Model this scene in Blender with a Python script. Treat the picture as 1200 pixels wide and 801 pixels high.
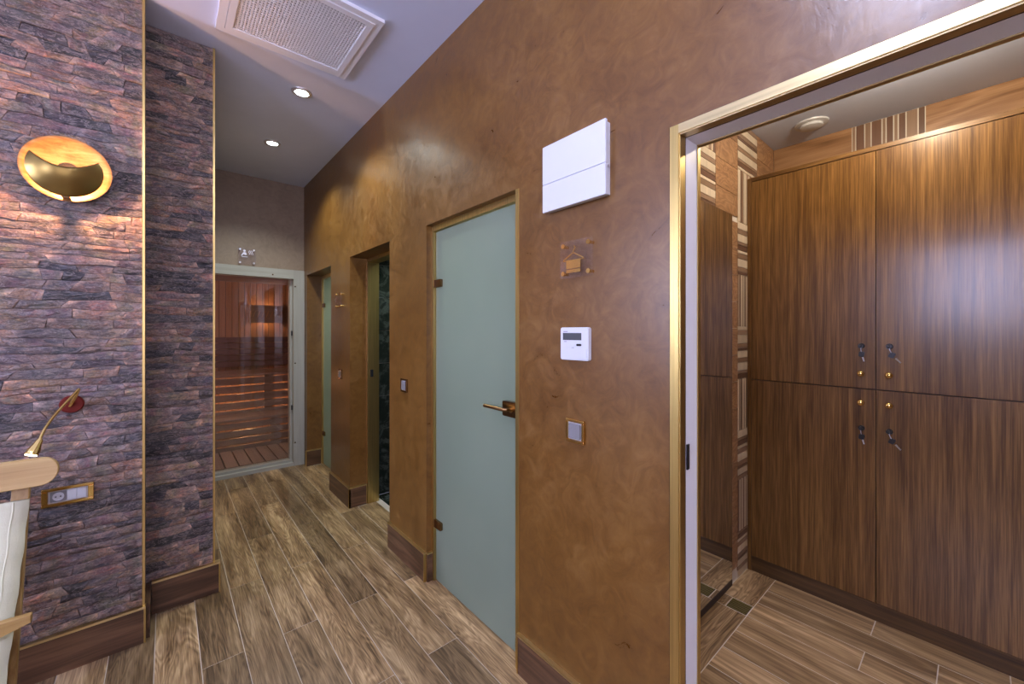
import bpy, bmesh, math, random
from mathutils import Vector, Matrix
random.seed(7)
sc = bpy.context.scene
for o in list(bpy.data.objects): bpy.data.objects.remove(o)

# ------------------------------------------------------------------ camera, world, exposure
ANG = math.atan(405 / 470.0)
cam_d = bpy.data.cameras.new('camera'); cam = bpy.data.objects.new('camera', cam_d)
sc.collection.objects.link(cam); sc.camera = cam
cam.location = (0, 0, 1.45); cam.rotation_euler = (math.pi / 2, 0, -ANG)
cam_d.sensor_width = 36; cam_d.lens = 36 * 470 / 1200; cam_d.shift_y = -13.5 / 1200
cam_d.clip_start = 0.02
world = bpy.data.worlds.new('world'); sc.world = world; world.use_nodes = True
world.node_tree.nodes['Background'].inputs[0].default_value = (0.62, 0.62, 0.8, 1)
world.node_tree.nodes['Background'].inputs[1].default_value = 0.3
vs = sc.view_settings
vs.view_transform = 'Standard'; vs.look = 'None'; vs.gamma = 1; vs.use_curve_mapping = False
vs.exposure = 0.0
WIN_E = 27.0         # glow of the added, unseen lounge window
SLOT_E = 225.0       # glow of the added, unseen slot source
HALL_W = 75         # downlights
LOUNGE_W = 20  # base power of the added, unseen lounge fill lamps
LOCKER_W = 26

# ------------------------------------------------------------------ dimensions
W = 1.138; CEIL = 3.01; YF = 4.80; HD = 2.056
XL, YB = -3.2, -2.4           # lounge walls behind the camera
SX1, SY1, SX2, SY2 = -0.085, 2.545, 0.195, 2.765
LX0, LX1, LY0, LY1, LC = 1.263, 3.17, -1.2, 0.916, 2.69      # locker room

# ------------------------------------------------------------------ node helpers
def newmat(name):
    m = bpy.data.materials.new(name); m.use_nodes = True
    nt = m.node_tree; b = nt.nodes['Principled BSDF']
    return m, nt, b
def N(nt, t, **kw):
    n = nt.nodes.new(t)
    for k, v in kw.items(): setattr(n, k, v)
    return n
def setin(n, d):
    for k, v in d.items(): n.inputs[k].default_value = v
def plain(name, col, rough=0.5, metal=0.0, coat=0.0, emit=None, es=0, spec=0.5):
    m, nt, b = newmat(name)
    b.inputs['Base Color'].default_value = (*col, 1); b.inputs['Roughness'].default_value = rough
    b.inputs['Metallic'].default_value = metal; b.inputs['Coat Weight'].default_value = coat
    b.inputs['Specular IOR Level'].default_value = spec
    if emit:
        b.inputs['Emission Color'].default_value = (*emit, 1); b.inputs['Emission Strength'].default_value = es
    return m
def ramp(nt, stops):
    r = N(nt, 'ShaderNodeValToRGB'); el = r.color_ramp.elements
    while len(el) > 1: el.remove(el[-1])
    el[0].position, el[0].color = stops[0][0], (*stops[0][1], 1)
    for p, c in stops[1:]:
        e = el.new(p); e.color = (*c, 1)
    return r
def noise(nt, vec, scale, detail=4, rough=0.55, dist=0.0):
    n = N(nt, 'ShaderNodeTexNoise'); setin(n, {'Scale': scale, 'Detail': detail, 'Roughness': rough, 'Distortion': dist})
    nt.links.new(vec, n.inputs['Vector']); return n
def mapping(nt, vec, s):
    mp = N(nt, 'ShaderNodeMapping'); mp.inputs['Scale'].default_value = s
    nt.links.new(vec, mp.inputs['Vector']); return mp.outputs[0]
def mixc(nt, a, b, f, mode='MIX'):
    m = N(nt, 'ShaderNodeMix', data_type='RGBA', blend_type=mode)
    for s, v in ((6, a), (7, b), (0, f)):
        if hasattr(v, 'links'): nt.links.new(v, m.inputs[s])
        elif isinstance(v, tuple): m.inputs[s].default_value = (*v, 1)
        else: m.inputs[s].default_value = v
    return m.outputs[2]
def math_(nt, op, a, b=0.0):
    m = N(nt, 'ShaderNodeMath', operation=op)
    for i, v in enumerate((a, b)):
        if hasattr(v, 'links'): nt.links.new(v, m.inputs[i])
        else: m.inputs[i].default_value = v
    return m.outputs[0]
def bump(nt, b, h, strength, dist=0.01):
    n = N(nt, 'ShaderNodeBump'); n.inputs['Strength'].default_value = strength; n.inputs['Distance'].default_value = dist
    nt.links.new(h, n.inputs['Height']); nt.links.new(n.outputs[0], b.inputs['Normal'])
def objvec(nt, offset=True):
    tc = N(nt, 'ShaderNodeTexCoord')
    if not offset: return tc.outputs['Object'], None
    oi = N(nt, 'ShaderNodeObjectInfo')
    mul = math_(nt, 'MULTIPLY', oi.outputs['Random'], 61.0)
    ad = N(nt, 'ShaderNodeVectorMath', operation='ADD')
    nt.links.new(tc.outputs['Object'], ad.inputs[0]); nt.links.new(mul, ad.inputs[1])
    return ad.outputs[0], oi.outputs['Random']
def wood(name, stops, axis, rings=7.0, ringamt=0.5, fine=(140, 3.5), rough=0.4, var=0.25, bumps=0.15, coat=0.0, low=(5, 0.7), mid=(22, 1.1), fw=0.34):
    m, nt, b = newmat(name)
    v, rnd = objvec(nt)
    def sc3(c, a): s = [c, c, c]; s[axis] = a; return tuple(s)
    n1 = noise(nt, mapping(nt, v, sc3(*low)), 1.0, 3, 0.5, 0.5)
    rg = math_(nt, 'PINGPONG', math_(nt, 'MULTIPLY', n1.outputs[0], rings), 0.5)
    rg = math_(nt, 'MULTIPLY', rg, 2.0)
    n2 = noise(nt, mapping(nt, v, sc3(*fine)), 1.0, 4, 0.6, 0.2)
    n3 = noise(nt, mapping(nt, v, sc3(*mid)), 1.0, 4, 0.6, 0.4)
    mx = N(nt, 'ShaderNodeMix'); mx.inputs[0].default_value = ringamt
    nt.links.new(n3.outputs[0], mx.inputs[2]); nt.links.new(rg, mx.inputs[3])
    f = math_(nt, 'ADD', math_(nt, 'MULTIPLY', mx.outputs[0], 1.02 - fw), math_(nt, 'MULTIPLY', n2.outputs[0], fw))
    r = ramp(nt, stops); nt.links.new(f, r.inputs[0])
    hsv = N(nt, 'ShaderNodeHueSaturation')
    nt.links.new(r.outputs[0], hsv.inputs['Color'])
    nt.links.new(math_(nt, 'ADD', math_(nt, 'MULTIPLY', rnd, 2 * var), 1.0 - var), hsv.inputs['Value'])
    nt.links.new(hsv.outputs[0], b.inputs['Base Color'])
    b.inputs['Roughness'].default_value = rough; b.inputs['Coat Weight'].default_value = coat
    b.inputs['Coat Roughness'].default_value = 0.2
    if coat: b.inputs['Specular IOR Level'].default_value = 0.25
    bump(nt, b, f, bumps, 0.004)
    return m

M = {}
FL = [(0.34, (0.045, 0.024, 0.01)), (0.44, (0.14, 0.08, 0.036)), (0.54, (0.27, 0.168, 0.082)), (0.67, (0.49, 0.335, 0.18))]
M['plank'] = wood('floor_plank_tile', FL, 1, rings=26, ringamt=0.13, rough=0.36, var=0.36, low=(7, 0.8), fine=(230, 7.0), bumps=0.2, mid=(15, 1.3), fw=0.36)
FL2 = [(0.33, (0.12, 0.07, 0.03)), (0.45, (0.27, 0.168, 0.08)), (0.55, (0.43, 0.285, 0.145)), (0.67, (0.66, 0.48, 0.28))]
M['plank_y'] = wood('pale_plank_tile', FL2, 1, rings=12, ringamt=0.12, rough=0.32, var=0.2, fine=(110, 2.6))
M['plank_x'] = wood('pale_plank_tile_border', FL2, 0, rings=24, ringamt=0.22, rough=0.32, var=0.12, low=(8, 1.2))
SK = [(0.3, (0.035, 0.016, 0.008)), (0.5, (0.09, 0.043, 0.021)), (0.7, (0.18, 0.092, 0.047))]
M['skirt_y'] = wood('skirting_tile_y', SK, 1, rings=6, ringamt=0.3, rough=0.35, var=0.15)
M['skirt_x'] = wood('skirting_tile_x', SK, 0, rings=6, ringamt=0.3, rough=0.35, var=0.15)
LK = [(0.3, (0.045, 0.018, 0.004)), (0.46, (0.112, 0.05, 0.0115)), (0.54, (0.165, 0.079, 0.02)), (0.68, (0.27, 0.138, 0.04))]
M['walnut'] = wood('locker_walnut_laminate', LK, 2, rings=9, ringamt=0.06, rough=0.36, var=0.05, fine=(230, 5), bumps=0.06, coat=0.5, mid=(48, 1.3), fw=0.45)
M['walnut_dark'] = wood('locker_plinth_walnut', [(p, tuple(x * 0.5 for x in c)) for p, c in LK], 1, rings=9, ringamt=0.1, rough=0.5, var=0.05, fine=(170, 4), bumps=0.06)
M['walnut_y'] = wood('locker_walnut_rail', LK, 1, rings=9, ringamt=0.16, rough=0.35, var=0.05, fine=(170, 4), bumps=0.08)
WT = [(0.2, (0.12, 0.055, 0.025)), (0.45, (0.3, 0.155, 0.075)), (0.65, (0.42, 0.24, 0.125)), (0.9, (0.55, 0.36, 0.21))]
M['walltile_x'] = wood('wood_wall_tile_x', WT, 0, rings=20, ringamt=0.4, rough=0.3, var=0.15, low=(6, 2.5))
M['walltile_y'] = wood('wood_wall_tile_y', WT, 1, rings=7, ringamt=0.3, rough=0.3, var=0.1)
M['sauna_v'] = wood('sauna_alder_board', [(0.2, (0.28, 0.13, 0.07)), (0.8, (0.5, 0.28, 0.16))], 2, rings=4, ringamt=0.2, rough=0.6, var=0.12)
M['sauna_x'] = wood('sauna_slat_wood', [(0.2, (0.18, 0.105, 0.08)), (0.8, (0.34, 0.215, 0.17))], 0, rings=4, ringamt=0.2, rough=0.6, var=0.12)
M['sauna_y'] = wood('sauna_slat_wood_y', [(0.2, (0.18, 0.105, 0.08)), (0.8, (0.34, 0.215, 0.17))], 1, rings=4, ringamt=0.2, rough=0.6, var=0.12)
GR = [(0.2, (0.28, 0.265, 0.235)), (0.8, (0.43, 0.41, 0.37))]
M['grey_z'] = wood('grey_frame_wood', GR, 2, rings=3, ringamt=0.15, rough=0.5, var=0.05)
M['grey_x'] = wood('grey_frame_wood_x', GR, 0, rings=3, ringamt=0.15, rough=0.5, var=0.05)
CH = [(0.3, (0.25, 0.13, 0.035)), (0.5, (0.4, 0.24, 0.08)), (0.7, (0.5, 0.33, 0.125))]
M['beech_x'] = wood('beech_wood', CH, 0, rings=6, ringamt=0.35, rough=0.4, var=0.04)
M['beech_z'] = wood('beech_wood_upright', CH, 2, rings=6, ringamt=0.35, rough=0.4, var=0.04)
for k, c in (('mos_dark', (0.16, 0.085, 0.055)), ('mos_mid', (0.3, 0.19, 0.125)), ('mos_pale', (0.68, 0.56, 0.42))):
    M[k] = wood(k, [(0.2, tuple(x * 0.75 for x in c)), (0.8, tuple(x * 1.2 for x in c))], 2, rings=3, ringamt=0.1, rough=0.3, var=0.12)

def plaster(name, c0, c1, c2, rough=0.38):
    m, nt, b = newmat(name)
    v, _ = objvec(nt, False)
    n1 = noise(nt, v, 2.2, 5, 0.6, 1.2); n2 = noise(nt, v, 11, 6, 0.65, 1.8)
    n3 = noise(nt, mapping(nt, v, (60, 60, 18)), 1.0, 3, 0.6, 0.6)
    f = math_(nt, 'ADD', math_(nt, 'MULTIPLY', n1.outputs[0], 0.45), math_(nt, 'MULTIPLY', n2.outputs[0], 0.55))
    r = ramp(nt, [(0.36, c0), (0.5, c1), (0.66, c2)]); nt.links.new(f, r.inputs[0])
    nt.links.new(r.outputs[0], b.inputs['Base Color'])
    rr = math_(nt, 'ADD', math_(nt, 'MULTIPLY', n2.outputs[0], 0.35), rough - 0.17); nt.links.new(rr, b.inputs['Roughness'])
    b.inputs['Specular IOR Level'].default_value = 0.75
    h = math_(nt, 'ADD', n2.outputs[0], math_(nt, 'MULTIPLY', n3.outputs[0], 0.5))
    bump(nt, b, h, 0.12, 0.005)
    return m
M['plaster'] = plaster('brown_venetian_plaster', (0.1, 0.039, 0.0055), (0.142, 0.06, 0.0095), (0.195, 0.092, 0.02), 0.34)
M['plaster_far'] = plaster('taupe_plaster', (0.2, 0.135, 0.09), (0.245, 0.17, 0.115), (0.29, 0.205, 0.145), 0.5)
M['plaster_room'] = plaster('lounge_plaster', (0.3, 0.22, 0.17), (0.36, 0.27, 0.21), (0.42, 0.32, 0.26), 0.6)

def ceilmat():
    m, nt, b = newmat('painted_ceiling'); v, _ = objvec(nt, False)
    n = noise(nt, v, 3, 3); r = ramp(nt, [(0.3, (0.61, 0.67, 0.86)), (0.7, (0.65, 0.71, 0.9))])
    nt.links.new(n.outputs[0], r.inputs[0]); nt.links.new(r.outputs[0], b.inputs['Base Color'])
    b.inputs['Roughness'].default_value = 0.75
    return m
M['ceiling'] = ceilmat()

def stonemat():
    m, nt, b = newmat('split_slate')
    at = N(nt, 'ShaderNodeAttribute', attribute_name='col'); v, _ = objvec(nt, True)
    n1 = noise(nt, mapping(nt, v, (22, 22, 42)), 1.0, 7, 0.7, 1.0); n2 = noise(nt, v, 130, 4, 0.6)
    r = ramp(nt, [(0.32, (0.3, 0.3, 0.37)), (0.5, (0.95, 0.9, 0.92)), (0.66, (1.9, 1.55, 1.35))])
    nt.links.new(n1.outputs[0], r.inputs[0])
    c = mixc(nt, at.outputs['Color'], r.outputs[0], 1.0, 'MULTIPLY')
    r2 = ramp(nt, [(0.3, (0.55, 0.55, 0.57)), (0.7, (1.45, 1.4, 1.38))]); nt.links.new(n2.outputs[0], r2.inputs[0])
    c = mixc(nt, c, r2.outputs[0], 1.0, 'MULTIPLY')
    n5 = noise(nt, mapping(nt, v, (7, 7, 26)), 1.0, 5, 0.6, 0.8)
    sl_ = ramp(nt, [(0.53, (0, 0, 0)), (0.62, (0.75, 0.75, 0.75))]); nt.links.new(n5.outputs[0], sl_.inputs[0])
    c = mixc(nt, c, (0.06, 0.056, 0.07), sl_.outputs[0])
    n4 = noise(nt, mapping(nt, v, (16, 16, 55)), 1.0, 5, 0.6, 1.5)
    vein = ramp(nt, [(0.455, (0, 0, 0)), (0.5, (0.62, 0.62, 0.62)), (0.535, (0, 0, 0))]); nt.links.new(n4.outputs[0], vein.inputs[0])
    c = mixc(nt, c, (0.4, 0.32, 0.3), vein.outputs[0]); nt.links.new(c, b.inputs['Base Color'])
    b.inputs['Roughness'].default_value = 0.5
    bump(nt, b, math_(nt, 'ADD', n1.outputs[0], math_(nt, 'MULTIPLY', n2.outputs[0], 0.3)), 0.7, 0.012)
    return m
M['stone'] = stonemat()
def marble():
    m, nt, b = newmat('dark_green_marble'); v, _ = objvec(nt, True)
    n1 = noise(nt, v, 4, 8, 0.7, 2.5)
    r = ramp(nt, [(0.3, (0.008, 0.016, 0.012)), (0.5, (0.022, 0.026, 0.022)), (0.58, (0.075, 0.085, 0.075)), (0.66, (0.028, 0.033, 0.029))])
    nt.links.new(n1.outputs[0], r.inputs[0]); nt.links.new(r.outputs[0], b.inputs['Base Color'])
    b.inputs['Roughness'].default_value = 0.15
    return m
M['marble'] = marble()
def goldleaf():
    m, nt, b = newmat('gold_leaf'); v, _ = objvec(nt, False)
    n1 = noise(nt, mapping(nt, v, (9, 9, 40)), 1.0, 6, 0.7, 0.5)
    r = ramp(nt, [(0.3, (0.15, 0.065, 0.02)), (0.5, (0.27, 0.14, 0.05)), (0.7, (0.38, 0.23, 0.1))])
    nt.links.new(n1.outputs[0], r.inputs[0]); nt.links.new(r.outputs[0], b.inputs['Base Color'])
    b.inputs['Metallic'].default_value = 0.75; b.inputs['Roughness'].default_value = 0.42
    bump(nt, b, n1.outputs[0], 0.3, 0.003)
    return m
M['goldleaf'] = goldleaf()
def brushed(name, col, rough, axis=2):
    m, nt, b = newmat(name); v, _ = objvec(nt, False)
    s = [90, 90, 90]; s[axis] = 2
    n = noise(nt, mapping(nt, v, tuple(s)), 1.0, 3)
    r = ramp(nt, [(0.3, tuple(x * 0.85 for x in col)), (0.7, tuple(min(1, x * 1.12) for x in col))])
    nt.links.new(n.outputs[0], r.inputs[0]); nt.links.new(r.outputs[0], b.inputs['Base Color'])
    b.inputs['Metallic'].default_value = 1; b.inputs['Roughness'].default_value = rough
    return m
M['brass'] = brushed('brushed_brass', (0.62, 0.44, 0.16), 0.36, 2)
M['brass_y'] = brushed('brushed_brass_y', (0.72, 0.56, 0.28), 0.34, 1)
M['brass_x'] = brushed('brushed_brass_x', (0.72, 0.56, 0.28), 0.34, 0)
M['gold'] = plain('polished_gold', (0.85, 0.58, 0.2), 0.14, 1)
M['bronze'] = plain('dark_bronze', (0.25, 0.14, 0.06), 0.25, 1)
M['grout'] = plain('grey_grout', (0.55, 0.48, 0.41), 0.9)
M['stone_bed'] = plain('stone_mortar', (0.3, 0.25, 0.245), 0.9)
M['grate'] = plain('olive_brass_grate', (0.3, 0.26, 0.09), 0.4, 0.7)
M['grout_pale'] = plain('pale_grout', (0.72, 0.66, 0.58), 0.85)
M['white'] = plain('white_plastic', (0.62, 0.63, 0.66), 0.35)
M['white_metal'] = plain('white_enamel', (0.78, 0.78, 0.82), 0.4)
M['whitejamb'] = plain('white_lining', (0.74, 0.74, 0.78), 0.4)
M['shadowgap'] = plain('dark_gap_fill', (0.05, 0.03, 0.025), 0.7)
M['dark'] = plain('black_plastic', (0.012, 0.012, 0.014), 0.3)
M['lcd'] = plain('lcd_grey', (0.075, 0.08, 0.085), 0.25)
M['ink'] = plain('grey_print', (0.3, 0.3, 0.34), 0.6)
M['silver'] = plain('satin_silver', (0.75, 0.75, 0.8), 0.3, 0.8)
M['rocker'] = plain('grey_rocker', (0.2, 0.19, 0.2), 0.35)
M['socket'] = plain('socket_grey', (0.5, 0.48, 0.5), 0.4)
M['red'] = plain('dark_red_lacquer', (0.13, 0.009, 0.004), 0.6, spec=0.25)
M['mirror'] = plain('mirror_silver', (0.88, 0.89, 0.9), 0.01, 1)
M['slot'] = plain('vent_shadow', (0.06, 0.06, 0.085), 0.8)
M['led'] = plain('lamp_diffuser', (0.9, 0.95, 0.92), 0.3, emit=(0.9, 1.0, 0.95), es=28)
M['led_warm'] = plain('warm_lamp_diffuser', (0.9, 0.9, 0.85), 0.3, emit=(1.0, 0.8, 0.55), es=12)
M['bulb'] = plain('warm_bulb', (1, 0.85, 0.6), 0.3, emit=(1.0, 0.6, 0.26), es=60)
M['redlamp'] = plain('reading_bulb', (1, 0.9, 0.7), 0.3, emit=(1.0, 0.9, 0.65), es=10)
M['win'] = plain('added_window_glow', (0.8, 0.8, 0.9), 0.3, emit=(0.62, 0.65, 1.0), es=WIN_E)
M['win_dim'] = plain('added_fill_glow', (0.8, 0.8, 0.9), 0.3, emit=(0.85, 0.8, 1.0), es=4.5)
M['slotwin'] = plain('added_slot_glow', (0.8, 0.8, 0.9), 0.3, emit=(0.6, 0.66, 1.0), es=SLOT_E)
def canvas():
    m, nt, b = newmat('cream_canvas'); v, _ = objvec(nt, False)
    n = noise(nt, v, 350, 2); n2 = noise(nt, v, 9, 4)
    r = ramp(nt, [(0.3, (0.55, 0.53, 0.37)), (0.7, (0.64, 0.62, 0.46))]); nt.links.new(n2.outputs[0], r.inputs[0])
    nt.links.new(r.outputs[0], b.inputs['Base Color']); b.inputs['Roughness'].default_value = 0.9
    bump(nt, b, math_(nt, 'ADD', n.outputs[0], n2.outputs[0]), 0.25, 0.004)
    return m
M['canvas'] = canvas()
def thinglass(name, tint, refl):
    m, nt, b = newmat(name); nt.nodes.remove(b); out = nt.nodes['Material Output']
    t = N(nt, 'ShaderNodeBsdfTransparent'); t.inputs[0].default_value = (*tint, 1)
    g = N(nt, 'ShaderNodeBsdfGlossy'); g.inputs['Roughness'].default_value = 0.02
    mx = N(nt, 'ShaderNodeMixShader'); fr = N(nt, 'ShaderNodeLayerWeight'); fr.inputs[0].default_value = 0.2
    nt.links.new(math_(nt, 'ADD', math_(nt, 'MULTIPLY', fr.outputs['Facing'], 0.5), refl), mx.inputs[0]); nt.links.new(t.outputs[0], mx.inputs[1]); nt.links.new(g.outputs[0], mx.inputs[2])
    nt.links.new(mx.outputs[0], out.inputs[0]); return m
M['acrylic'] = thinglass('clear_acrylic', (0.98, 0.975, 0.985), 0.04)
M['glass'] = thinglass('clear_door_glass', (0.93, 0.94, 0.93), 0.05)
def frosted():
    m, nt, b = newmat('frosted_green_glass'); out = nt.nodes['Material Output']
    v, _ = objvec(nt, False); n = noise(nt, v, 2.5, 2)
    r = ramp(nt, [(0.3, (0.26, 0.305, 0.235)), (0.7, (0.3, 0.345, 0.265))]); nt.links.new(n.outputs[0], r.inputs[0])
    nt.links.new(r.outputs[0], b.inputs['Base Color'])
    b.inputs['Roughness'].default_value = 0.16; b.inputs['Specular IOR Level'].default_value = 0.6
    t = N(nt, 'ShaderNodeBsdfTranslucent'); t.inputs[0].default_value = (0.6, 0.7, 0.58, 1)
    mx = N(nt, 'ShaderNodeMixShader'); mx.inputs[0].default_value = 0.4
    nt.links.new(b.outputs[0], mx.inputs[1]); nt.links.new(t.outputs[0], mx.inputs[2]); nt.links.new(mx.outputs[0], out.inputs[0])
    return m
M['frosted'] = frosted()

# ------------------------------------------------------------------ mesh helpers (world coordinates in, one object out)
WO = {}
class MB:
    def __init__(s): s.v = []; s.f = []; s.c = None
    def add(s, vs_, fs):
        k = len(s.v); s.v += [tuple(p) for p in vs_]; s.f += [tuple(i + k for i in f) for f in fs]; return s
    def box(s, x0, x1, y0, y1, z0, z1):
        if x0 > x1: x0, x1 = x1, x0
        if y0 > y1: y0, y1 = y1, y0
        if z0 > z1: z0, z1 = z1, z0
        return s.add([(x0, y0, z0), (x1, y0, z0), (x1, y1, z0), (x0, y1, z0), (x0, y0, z1), (x1, y0, z1), (x1, y1, z1), (x0, y1, z1)],
                     [(0, 3, 2, 1), (4, 5, 6, 7), (0, 1, 5, 4), (1, 2, 6, 5), (2, 3, 7, 6), (3, 0, 4, 7)])
    def prism(s, pts, d, fn):
        """closed outline pts (a, b), thickness d; fn(a, b, t) -> world"""
        n = len(pts)
        vs_ = [fn(a, b, 0) for a, b in pts] + [fn(a, b, d) for a, b in pts]
        fs = [tuple(range(n - 1, -1, -1)), tuple(range(n, 2 * n))] + [(i, (i + 1) % n, n + (i + 1) % n, n + i) for i in range(n)]
        return s.add(vs_, fs)
    def tube(s, path, rad, seg=10):
        path = [Vector(p) for p in path]; rs = rad if isinstance(rad, (list, tuple)) else [rad] * len(path)
        vs_ = []; fs = []; up = None
        for i, p in enumerate(path):
            d = (path[min(i + 1, len(path) - 1)] - path[max(i - 1, 0)]).normalized()
            if up is None: up = Vector((0, 0, 1)) if abs(d.z) < 0.9 else Vector((1, 0, 0))
            a = d.cross(up).normalized(); up = a.cross(d).normalized()
            for k in range(seg):
                t = 2 * math.pi * k / seg
                vs_.append(p + (a * math.cos(t) + up * math.sin(t)) * rs[i])
        for i in range(len(path) - 1):
            for k in range(seg):
                fs.append((i * seg + k, i * seg + (k + 1) % seg, (i + 1) * seg + (k + 1) % seg, (i + 1) * seg + k))
        fs.append(tuple(range(seg - 1, -1, -1))); e = (len(path) - 1) * seg; fs.append(tuple(range(e, e + seg)))
        return s.add(vs_, fs)
    def lathe(s, prof, fn, seg=32, cap0=True, cap1=True):
        """prof (r, h); fn(x, y, h) -> world"""
        vs_ = []; fs = []
        for r, h in prof:
            for k in range(seg):
                t = 2 * math.pi * k / seg; vs_.append(fn(r * math.cos(t), r * math.sin(t), h))
        for i in range(len(prof) - 1):
            for k in range(seg):
                fs.append((i * seg + k, i * seg + (k + 1) % seg, (i + 1) * seg + (k + 1) % seg, (i + 1) * seg + k))
        if cap0: fs.append(tuple(range(seg - 1, -1, -1)))
        if cap1: e = (len(prof) - 1) * seg; fs.append(tuple(range(e, e + seg)))
        return s.add(vs_, fs)
    def build(s, name, mat, parent=None, bevel=0, smooth=False, col=None):
        xs, ys, zs = zip(*s.v)
        o3 = Vector(((min(xs) + max(xs)) / 2, (min(ys) + max(ys)) / 2, min(zs)))
        me = bpy.data.meshes.new(name)
        me.from_pydata([(x - o3.x, y - o3.y, z - o3.z) for x, y, z in s.v], [], s.f)
        bm = bmesh.new(); bm.from_mesh(me)
        bmesh.ops.recalc_face_normals(bm, faces=bm.faces)
        if bevel: bmesh.ops.bevel(bm, geom=list(bm.edges), offset=bevel, segments=2, profile=0.5, affect='EDGES')
        bm.to_mesh(me); bm.free()
        if smooth:
            for p in me.polygons: p.use_smooth = True
            if smooth != 'all':
                try: me.set_sharp_from_angle(angle=math.radians(40))
                except Exception: pass
        if col or s.c:
            a = me.color_attributes.new('col', 'FLOAT_COLOR', 'POINT')
            for i, d in enumerate(a.data): d.color = (*(col or s.c[i]), 1)
        me.materials.append(M[mat] if isinstance(mat, str) else mat)
        o = bpy.data.objects.new(name, me); sc.collection.objects.link(o)
        if parent: o.parent = parent; o.location = o3 - WO[parent]
        else: o.location = o3
        WO[o] = o3
        return o
def B(*a): return MB().box(*a)
def tag(o, label, cat=None, group=None, kind=None):
    o['label'] = label
    if cat: o['category'] = cat
    if group: o['group'] = group
    if kind: o['kind'] = kind
    return o
def thing(name, loc, label, cat, group=None, kind=None):
    o = bpy.data.objects.new(name, None); sc.collection.objects.link(o)
    o.location = loc; WO[o] = Vector(loc); o.empty_display_size = 0.1
    return tag(o, label, cat, group, kind)
def lamp(name, kind, loc, power, col, parent, **kw):
    l = bpy.data.lights.new(name, kind); l.energy = power; l.color = col
    for k, v in kw.items(): setattr(l, k, v)
    o = bpy.data.objects.new(name, l); sc.collection.objects.link(o)
    o.parent = parent; o.location = Vector(loc) - WO[parent]
    return o
S = 'structure'
# surface frames: fn(a, b, t): a along the surface, b up, t out of the surface
def on_right(x=W): return lambda a, b, t: (x - t, a, b)          # on the brown wall (out = -x), a = y
def on_y(y): return lambda a, b, t: (a, y - t, b)                # on walls facing the camera (out = -y), a = x
def rect(a0, a1, b0, b1, r=0, n=4):
    if r <= 0: return [(a0, b0), (a1, b0), (a1, b1), (a0, b1)]
    pts = []
    for cx, cy, s0 in ((a1 - r, b0 + r, -90), (a1 - r, b1 - r, 0), (a0 + r, b1 - r, 90), (a0 + r, b0 + r, 180)):
        for i in range(n + 1):
            t = math.radians(s0 + 90 * i / n); pts.append((cx + r * math.cos(t), cy + r * math.sin(t)))
    return pts

# ================================================================== THE SHELL
# hall and lounge floor
fl = tag(B(XL, W + 0.26, YB, YF + 0.1, -0.06, -0.0008).build('floor', 'grout'), 'brown wood-look plank tile floor of the hall and lounge', 'floor', kind=S)
COLS = [-0.04 + 0.1543 * k for k in range(-20, 8)]
for k in range(-20, 8):
    x0 = -0.04 + 0.1543 * k + 0.0013; x1 = x0 + 0.1543 - 0.0026
    if x0 < XL: continue
    ph = 1.605 if k % 2 == 0 else 2.165
    y = ph - 1.13 * 4
    while y < YF:
        a, b = max(y + 0.0013, YB), min(y + 1.13 - 0.0013, YF - 0.002)
        segs = [(a, b)]
        if x1 < SX1 - 0.03: segs = [(a, min(b, SY1 + 0.1))]
        elif x1 < SX2: segs = [(a, min(b, SY2 + 0.1))]
        for a, b in segs:
            if b - a > 0.02: B(x0, x1, a, b, -0.012, 0).build('plank', 'plank', fl)
        y += 1.13
for a, b in ((2.6, 3.33), (3.87, 4.66)):
    B(1.196, 1.349, a, b, -0.012, 0).build('plank', 'plank', fl)

ceil = tag(B(XL, W + 0.3, YB, YF + 0.15, CEIL, CEIL + 0.1).build('ceiling', 'ceiling'), 'smooth white ceiling over the hall', 'ceiling', kind=S)

# long brown wall with its four openings
OY0, OY1 = -0.34, 0.60                    # changing room opening
D3 = (1.274, 2.078); D2 = (2.583, 3.352); D1 = (3.855, 4.681)
w = MB()
w.box(W, LX0, YB, OY0, 0, CEIL); w.box(W, LX0, OY0, OY1, HD, CEIL)
w.box(W, LX0, OY1, D3[0], 0, CEIL); w.box(W, LX0, D3[0], D3[1], HD, CEIL)
w.box(W, W + 0.2, D3[1], D2[0], 0, CEIL); w.box(W, W + 0.2, D2[0], D2[1], HD - 0.005, CEIL)
w.box(W, W + 0.2, D2[1], D1[0], 0, CEIL); w.box(W, W + 0.2, D1[0], D1[1], HD - 0.015, CEIL)
w.box(W, W + 0.2, D1[1], YF + 0.12, 0, CEIL)
tag(w.build('wall_right', 'plaster'), 'long brown polished plaster wall with door openings', 'wall', kind=S)

# far wall above and beside the sauna door
w = MB(); w.box(0.1, W, YF, YF + 0.12, 2.095, CEIL); w.box(0.1, 0.22, YF, YF + 0.12, 0, 2.095)
tag(w.build('wall_far', 'plaster_far'), 'taupe plaster wall above the sauna door', 'wall', kind=S)
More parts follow.
